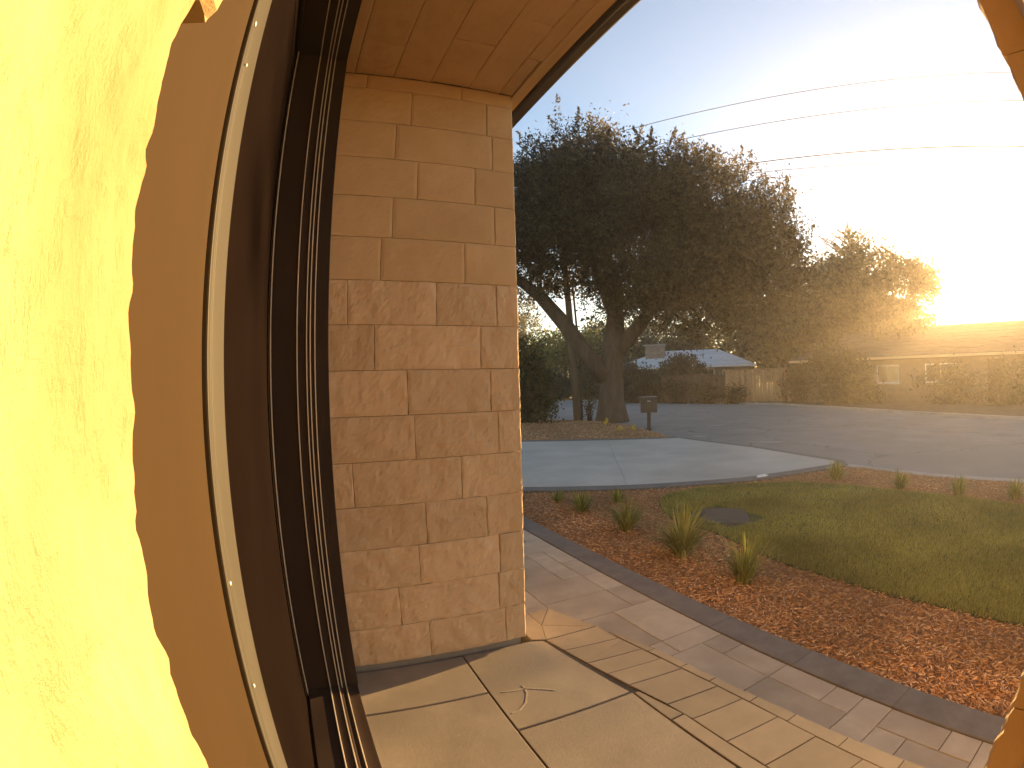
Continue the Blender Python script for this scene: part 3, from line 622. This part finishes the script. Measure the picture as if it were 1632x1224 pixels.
# ------------------------------------------------------------------ houses across the street
def quad(a, b, c, d): return [a, b, c, d]
def hip_house(name, label, loc, rz, L, D, zw, zr, over, walls, roofm, hip=2.4, nrow=9, gut='white'):
    """long low house; local x along the street front, front at y=0, body towards +y"""
    root = tag(empty(name, loc, rz), label, 'house')
    wl = box('wall', 0, L, 0, D, -.4, zw, walls, root, 0)
    z = .25
    nb = 0
    while z < zw - .05:
        box('siding_board', -.012, L + .012, -.022, -.001, z, min(z + .205, zw - .01), walls, wl, .006); z += .21; nb += 1
    e = [(-over, -over, zw), (L + over, -over, zw), (L + over, D + over, zw), (-over, D + over, zw)]; y = D / 2
    r = [(hip, y, zr), (L - hip, y, zr)]
    vs = [Vector(v) for v in e + r] + [Vector(v) - Vector((0, 0, .14)) for v in e]
    fs = [(0, 1, 5, 4), (1, 2, 5), (2, 3, 4, 5), (3, 0, 4), (6, 7, 1, 0), (7, 8, 2, 1), (8, 9, 3, 2), (9, 6, 0, 3), (9, 8, 7, 6)]
    rf = mesh('roof', vs, fs, roofm, root)
    for k in range(nrow):                                         # shingle courses on the street slope
        t0, t1 = k / nrow, (k + 1) / nrow
        A, B, Cc, Dd = Vector(e[0]), Vector(e[1]), Vector(r[1]), Vector(r[0]); nrm = (B - A).cross(Dd - A).normalized()
        q = [A.lerp(Dd, t0) + nrm * .035, B.lerp(Cc, t0) + nrm * .035, B.lerp(Cc, t1) + nrm * .008, A.lerp(Dd, t1) + nrm * .008]
        lo = [A.lerp(Dd, t0) + nrm * .002, B.lerp(Cc, t0) + nrm * .002]
        mesh('shingle_course', q + lo, [(0, 1, 2, 3), (4, 5, 1, 0)], roofm, rf)
    gt = box('gutter', -over, L + over, -over - .09, -over - .005, zw - .13, zw + .005, gut, rf, .015)
    return root
def window(root, x, z, w, h, mull=1):
    f = box('window', x - w / 2, x + w / 2, -.055, -.024, z - h / 2, z + h / 2, 'white', root, .008)
    n = mull + 1; pw = (w - .10) / n
    for k in range(n):
        x0 = x - w / 2 + .05 + k * pw; box('pane', x0 + .012, x0 + pw - .012, -.061, -.052, z - h / 2 + .06, z + h / 2 - .06, 'glass', f, .002)
    box('sill', x - w / 2 - .05, x + w / 2 + .05, -.11, -.056, z - h / 2 - .05, z - h / 2 - .002, 'white', f, .005)
h1 = hip_house('neighbour_house', 'low slate house with grey roof pale with sky sheen and brick chimney across the street', (8.92, 39.87, -.1), math.atan2(-6.6, 14.0), 10.4, 7.5, 2.45, 3.95, .55, 'siding1', 'roof1', 2.6)
for x, w in ((8.55, .62), (7.1, 1.0), (4.0, 1.3), (1.5, 1.0)): window(h1, x, 1.78, w, .62 if x > 8 else .9, 1)
chm = box('chimney', 1.75, 3.35, 1.7, 2.6, 2.2, 4.35, 'brick', h1, .01)
for zc in range(10):
    z = 3.0 + zc * .135
    for k in range(5):
        x0 = 1.75 + k * .32 + (.0 if zc % 2 else .0); box('brick', x0 + .008, x0 + .312, 1.672, 1.70, z + .006, z + .129, 'brick', chm, .004)
box('cap', 1.65, 3.45, 1.6, 2.7, 4.352, 4.43, 'gutter', chm, .01)
for x, y, h in ((6.6, 1.8, 3.45), (7.3, 1.2, 3.2), (5.6, 2.4, 3.6)):
    V, F = tube_pts([(x, y, 2.6), (x, y, h)], [.05, .05], 8); mesh('vent_pipe', V, F, 'alu', h1)
h2 = hip_house('ranch_house', 'long low tan ranch house below the setting sun across the street', (17.0, 25.5, -.1), math.atan2(-.9147, .4036) + R(12), 21.0, 8.0, 2.3, 4.16, .7, 'siding2', 'roof2', 2.6, gut='trim')
for x, w in ((1.7, 1.2), (5.2, 1.3), (8.3, 1.8), (14.5, 1.8), (18.2, 1.3)): window(h2, x, 1.4, w, .95, 1)
dr = box('door', 11.0, 11.95, -.06, -.024, -.1, 2.0, 'bronze', h2, .008); box('door_handle', 11.82, 11.86, -.10, -.06, .95, 1.05, 'glint_metal', dr, .004)
# fence between the two houses
def fence(name, a, b, h, label, zb=-.19, fm='fence'):
    a, b = Vector(a), Vector(b); L = (b - a).length
    root = tag(empty(name, (a.x, a.y, zb), math.atan2(b.y - a.y, b.x - a.x)), label, 'fence'); x = 0; n = int(L / .165); src = None
    for k in range(n):
        if src is None: src = box('board', .004, .160, -.012, .012, .05, h, fm, root, .003); o = src
        else:
            o = src.copy(); C.objects.link(o); o.parent = root
        o.location = (k * .165, random.uniform(-.005, .005), random.uniform(-.012, .012))
    for x in (0, L / 2, L): box('post', x - .06, x + .06, .014, .13, -.3, h + .1, fm, root, .008)
    box('top_rail', -.05, L + .05, -.04, .05, h + .02, h + .06, fm, root, .006)
    box('lattice_band', 0, L, -.02, .013, h - .32, h - .20, fm, root, .004)
    return root
fence('wooden_fence', (13.15, 28.75), (16.5, 26.9), 1.98, 'sunlit-brown board fence between the neighbour houses')
fence('wooden_fence', (10.2, 33.0), (13.05, 28.8), 1.75, 'shade-darkened board fence behind bushes left of the brown fence', fm='fence_shaded')

# ------------------------------------------------------------------ trees and shrubs
tb = (3.79, 18.82)
tree('oak_tree', 'large spreading oak with dense dark crown on the mulch island', (tb[0], tb[1], -.17),
     [(tb[0], tb[1], -.4), (tb[0] + .02, tb[1], .0), (tb[0] + .0, tb[1], .6), (tb[0] + .05, tb[1], 1.6), (tb[0] + .12, tb[1], 2.5), (tb[0] + .3, tb[1] + .1, 3.8), (tb[0] + .4, tb[1] + .2, 5.5)], [.75, .62, .50, .44, .46, .34, .2],
     [(4.6, 18.4, 7.6, 4.2, 4.0, 3.4), (1.0, 18.8, 7.2, 3.4, 3.4, 3.0), (8.2, 16.9, 6.4, 2.9, 3.0, 2.9), (3.2, 18.6, 9.3, 2.7, 2.7, 2.3), (7.2, 17.6, 8.3, 2.6, 2.6, 2.1), (6.3, 17.0, 5.2, 3.0, 2.6, 2.1), (9.2, 16.6, 4.9, 1.9, 2.2, 1.9), (7.6, 17.2, 4.1, 2.7, 2.2, 1.3), (5.4, 18.2, 4.5, 2.6, 2.2, 1.2), (9.6, 16.2, 6.6, 1.5, 1.8, 2.0), (-1.6, 19.2, 6.4, 2.8, 3.0, 2.4), (1.6, 18.0, 8.9, 2.0, 2.0, 1.9)],
     3700, 84, .15, .06, 'oak', nlimb=140, limb_r=.075, spread=.33, shell=.5, sprig=.2, gap=.7, gscale=.85,
     limbs=[([(tb[0], tb[1], 1.3), (2.9, 18.85, 2.3), (2.1, 18.9, 3.5), (1.2, 18.9, 4.6), (-.4, 19, 6.0)], [.40, .33, .30, .25, .13]),
            ([(tb[0] + .1, tb[1], 2.2), (5.0, 18.5, 3.5), (6.2, 18.1, 5.0), (7.6, 17.5, 6.4)], [.34, .26, .2, .1]),
            ([(tb[0] + .3, tb[1], 3.6), (3.4, 18.7, 5.4), (3.0, 18.6, 7.5)], [.26, .2, .09])])
tree('street_tree', 'broad-leaved tree just left of the sun, behind the ranch house', (24.1, 27.6, -.2), [(24.1, 27.6, -.4), (24.1, 27.6, 3), (24.0, 27.6, 6)], [.35, .28, .15],
     [(23.6, 27.4, 7.3, 2.8, 3.0, 3.0), (21.3, 28.4, 6.5, 2.6, 2.6, 2.8), (25.9, 24.6, 6.6, 2.2, 2.3, 2.5), (19.0, 29.5, 5.4, 3.0, 2.6, 3.0), (24.6, 26, 4.4, 2.6, 2.6, 2.2)], 620, 50, .30, .19, 'broad', nlimb=40, spread=.42, gap=.6)
bare = tag(empty('bare_tree', (28.9, 34.4, -.2)), 'leafless tree with thin branches rising behind the broad-leaved tree', 'tree')
parts = [tube_pts([(0, 0, -.3), (.1, 0, 6), (0, 0, 10), (.2, 0, 14.8)], [.36, .26, .17, .05], 8)]
for k in range(42):
    z = random.uniform(6, 13.6); a = random.uniform(0, 6.28); l = (15.5 - z) * random.uniform(.35, .75)
    pp = limb_path((.05, 0, z), (math.cos(a) * l, math.sin(a) * l, z + l * .8), .0, 4, .2); parts.append(tube_pts(pp, [.10, .08, .065, .05, .025], 4))
    for q in range(4):
        p0 = pp[random.randint(1, 3)]; b_ = random.uniform(0, 6.28); l2 = l * .45; parts.append(tube_pts([p0, p0 + Vector((math.cos(b_) * l2, math.sin(b_) * l2, l2 * .7))], [.05, .02], 4))
V, F = merge(parts); mesh('trunk', V, F, 'bark', bare, True)
def bush(name, label, loc, lobes, ncl, nleaf, length, width, mat, cat='shrub', group=None, **kw):
    root = tag(empty(name, loc), label, cat, group)
    kw.setdefault('spread', .26)
    cr_, cl = crown('foliage', lobes, ncl, nleaf, length, width, mat, root, **kw)
    parts = []
    for e in cl[:14].tolist():
        pp = limb_path((random.uniform(-.1, .1), random.uniform(-.1, .1), -.1), e, .05, 4); parts.append(tube_pts(pp, [.05, .04, .03, .02, .01], 5))
    V, F = merge(parts); mesh('stems', V, F, 'bark', root, True); return root
bush('round_shrub', 'big round dark shrub in front of the slate house', (12.0, 33.9, -.2), [(0, 0, 1.6, 1.75, 1.5, 1.75), (.3, 0, 2.5, 1.0, .9, .9)], 170, 46, .18, .10, 'shrub')
bush('tall_shrub', 'tall dark shrub between the oak trunk and the slate house', (8.9, 36.0, -.2), [(0, 0, 1.5, 1.5, 1.3, 1.5), (-1.2, .3, 1.2, 1.2, 1.1, 1.3), (-.6, 0, 2.2, .9, .9, .8)], 170, 46, .18, .10, 'shrub')
bush('low_shrub', 'low dark hedge shrub under the fence corner', (10.6, 33.6, -.2), [(0, 0, .7, 1.0, .9, .95)], 80, 40, .16, .09, 'shrub')
bush('low_shrub', 'low shrub at the foot of the brown fence', (13.6, 28.2, -.2), [(0, 0, .45, .55, .45, .55)], 50, 36, .13, .07, 'shrub')
bush('low_shrub', 'shrub between brown fence and ranch house', (16.6, 25.9, -.2), [(0, 0, .9, .9, .8, 1.1), (.4, 0, 1.6, .7, .7, .8)], 90, 40, .15, .08, 'shrub')
for i, (x, y, s, lb) in enumerate(((18.2, 21.6, .8, 'clipped shrub under the ranch house window nearest the fence'), (20.6, 17.4, 1.7, 'tall loose shrub in front of the ranch house middle windows'), (21.7, 14.2, 1.8, 'tall loose shrub in front of the ranch house below the sun'), (23.0, 11.0, 1.7, 'tall loose shrub at the far right of the ranch house'))):
    bush('foundation_shrub', lb, (x, y, -.2), [(0, 0, .55 * s, s, s, .7 * s), (.5, -.6, .5 * s, .7 * s, .8 * s, .6 * s)], 70, 40, .14, .08, 'broad', group='shrubs along the ranch house')
bush('dark_shrub', 'dark leafy shrub beside the stone wall on the mulch island', (.7, 18.6, -.17), [(0, 0, 1.3, .75, .9, 1.5), (-.6, .2, 1.9, 1.0, 1.0, 1.5), (.35, -.2, .5, .55, .6, .6)], 190, 46, .15, .085, 'ever')
bush('twiggy_shrub', 'sparse twiggy shrub between the pole and the oak trunk', (3.05, 19.6, -.17), [(0, 0, .7, .32, .3, .7)], 26, 14, .09, .05, 'ever', spread=.16)
tree('yellow_tree', 'sunlit yellow-green tree beyond the utility pole', (5.2, 48.0, -.2), [(5.2, 48, -.4), (5.2, 48, 2), (5.2, 48, 4)], [.25, .2, .12],
     [(4.2, 48, 4.1, 2.6, 2.3, 2.3), (7.0, 47.6, 4.2, 1.8, 1.8, 2.2), (2.6, 48.5, 3.2, 2.0, 2.0, 2.2)], 300, 46, .28, .16, 'yellow', nlimb=20, spread=.4)
tree('far_tree', 'tall dark conifer-like tree left of the yellow tree', (1.5, 56, -.2), [(1.5, 56, -.4), (1.5, 56, 4), (1.5, 56, 9)], [.4, .3, .1],
     [(1.5, 56, 6.6, 2.4, 2.4, 4.2), (-1.8, 57, 5.5, 3, 3, 4.5), (2.2, 56, 9.6, 1.2, 1.2, 2.2)], 300, 40, .36, .14, 'ever', nlimb=20, spread=.5, gap=.7)
bank = [(9.5, 50, 4.3, 3.6), (14.0, 49, 4.8, 3.8), (18.5, 47.5, 5.0, 3.8), (22.5, 43.0, 5.4, 3.9), (24.5, 38, 5.0, 3.6), (22.5, 33.5, 4.4, 3.2), (27.5, 35.5, 5.4, 3.6)]
lbs = ['dense tree directly behind the oak trunk beyond the slate roof', 'dense tree behind the brick chimney', 'dense tree behind the middle of the pale roof', 'dense tree behind the right end of the pale roof', 'tall dense tree behind the brown fence', 'bushy tree between fence and ranch house', 'dense tree behind the broad-leaved tree']
for (x, y, z, r), lb in zip(bank, lbs):
    tree('background_tree', lb, (x, y, -.2), [(x, y, -.4), (x, y, 2.5), (x + .1, y, z)], [.3, .25, .12], [(x, y, z, r, r, r * .85), (x + random.uniform(-2, 2), y, z - 1.6, r * .8, r * .8, r * .6), (x + random.uniform(-2, 2), y - 1, 2.0, r * .7, r * .7, 2.0)],
         260, 38, .36, .2, 'ever' if random.random() < .6 else 'broad', nlimb=16, group='trees behind the neighbour houses', spread=.5, gap=.6)
for (x, y, r, lb) in ((23.3, 23.9, 1.9, 'low bushy tree over the ranch roof left of the sun'), (33.5, 13.5, 1.4, 'low bushy tree over the ranch roof right of the sun')):
    tree('roof_tree', lb, (x, y, -.2), [(x, y, -.4), (x, y, 1.5), (x, y, 3)], [.2, .16, .1], [(x, y, 1.3 + r, r * 1.5, r * 1.5, r), (x + 1, y - 1.6, 1.2 + r * .8, r, r, r * .8)], 130, 40, .28, .16, 'broad', nlimb=12, spread=.4)

for x, y, s_, lb in ((9.4, 34.6, 1.25, 'dark hedge shrub against the slate house, nearest the oak trunk'), (11.5, 32.0, 1.15, 'dark hedge shrub in front of the dark fence, middle of three'), (12.7, 30.1, .95, 'dark hedge shrub in front of the dark fence, nearest the brown fence')):
    bush('hedge_shrub', lb, (x, y, -.2), [(0, 0, .75 * s_, s_, .9 * s_, .85 * s_), (.4, .2, 1.2 * s_, .7 * s_, .6 * s_, .6 * s_)], 110, 44, .16, .09, 'shrub', group='dark shrubs along the old fence')
for x, y, s_, lb in ((1.6, 46.5, 1.9, 'dark hedge mass beyond the street next to the stone wall'), (4.2, 46.3, 1.7, 'dark hedge mass beyond the street behind the utility pole'), (6.9, 44.6, 1.8, 'dark hedge mass beyond the street behind the oak trunk')):
    bush('far_hedge', lb, (x, y, -.2), [(0, 0, .8 * s_, 1.1 * s_, .9 * s_, .95 * s_), (.7, .2, .6 * s_, s_, .6 * s_, .7 * s_)], 130, 44, .24, .14, 'ever', group='hedge beyond the street', spread=.3)
bush('street_shrub', 'tall bushy shrub standing between fence and ranch house windows', (17.0, 22.6, -.2), [(0, 0, 1.6, 1.2, 1.1, 1.9), (.6, -1.1, 1.2, 1.1, 1.1, 1.5), (-.2, .6, 2.3, 1.0, 1.0, 1.4)], 220, 44, .16, .09, 'broad')

# ------------------------------------------------------------------ warm volume added to imitate lens glare
hz = box('veil', -76, 86, -41, 101, -1.6, 17.5, 'wire', None, 0); hz.data.materials.clear()
mt = bpy.data.materials.new('glare_veil'); mt.use_nodes = True; t = mt.node_tree; t.nodes.clear()
vo = t.nodes.new('ShaderNodeVolumePrincipled'); ou = t.nodes.new('ShaderNodeOutputMaterial'); t.links.new(vo.outputs[0], ou.inputs['Volume'])
vo.inputs['Color'].default_value = (1.0, 0.87, 0.74, 1); vo.inputs['Density'].default_value = 0.0020; vo.inputs['Anisotropy'].default_value = 0.65
hz.data.materials.append(mt); tag(hz, 'thin warm haze filling the air over the street', 'veil', kind='stuff')
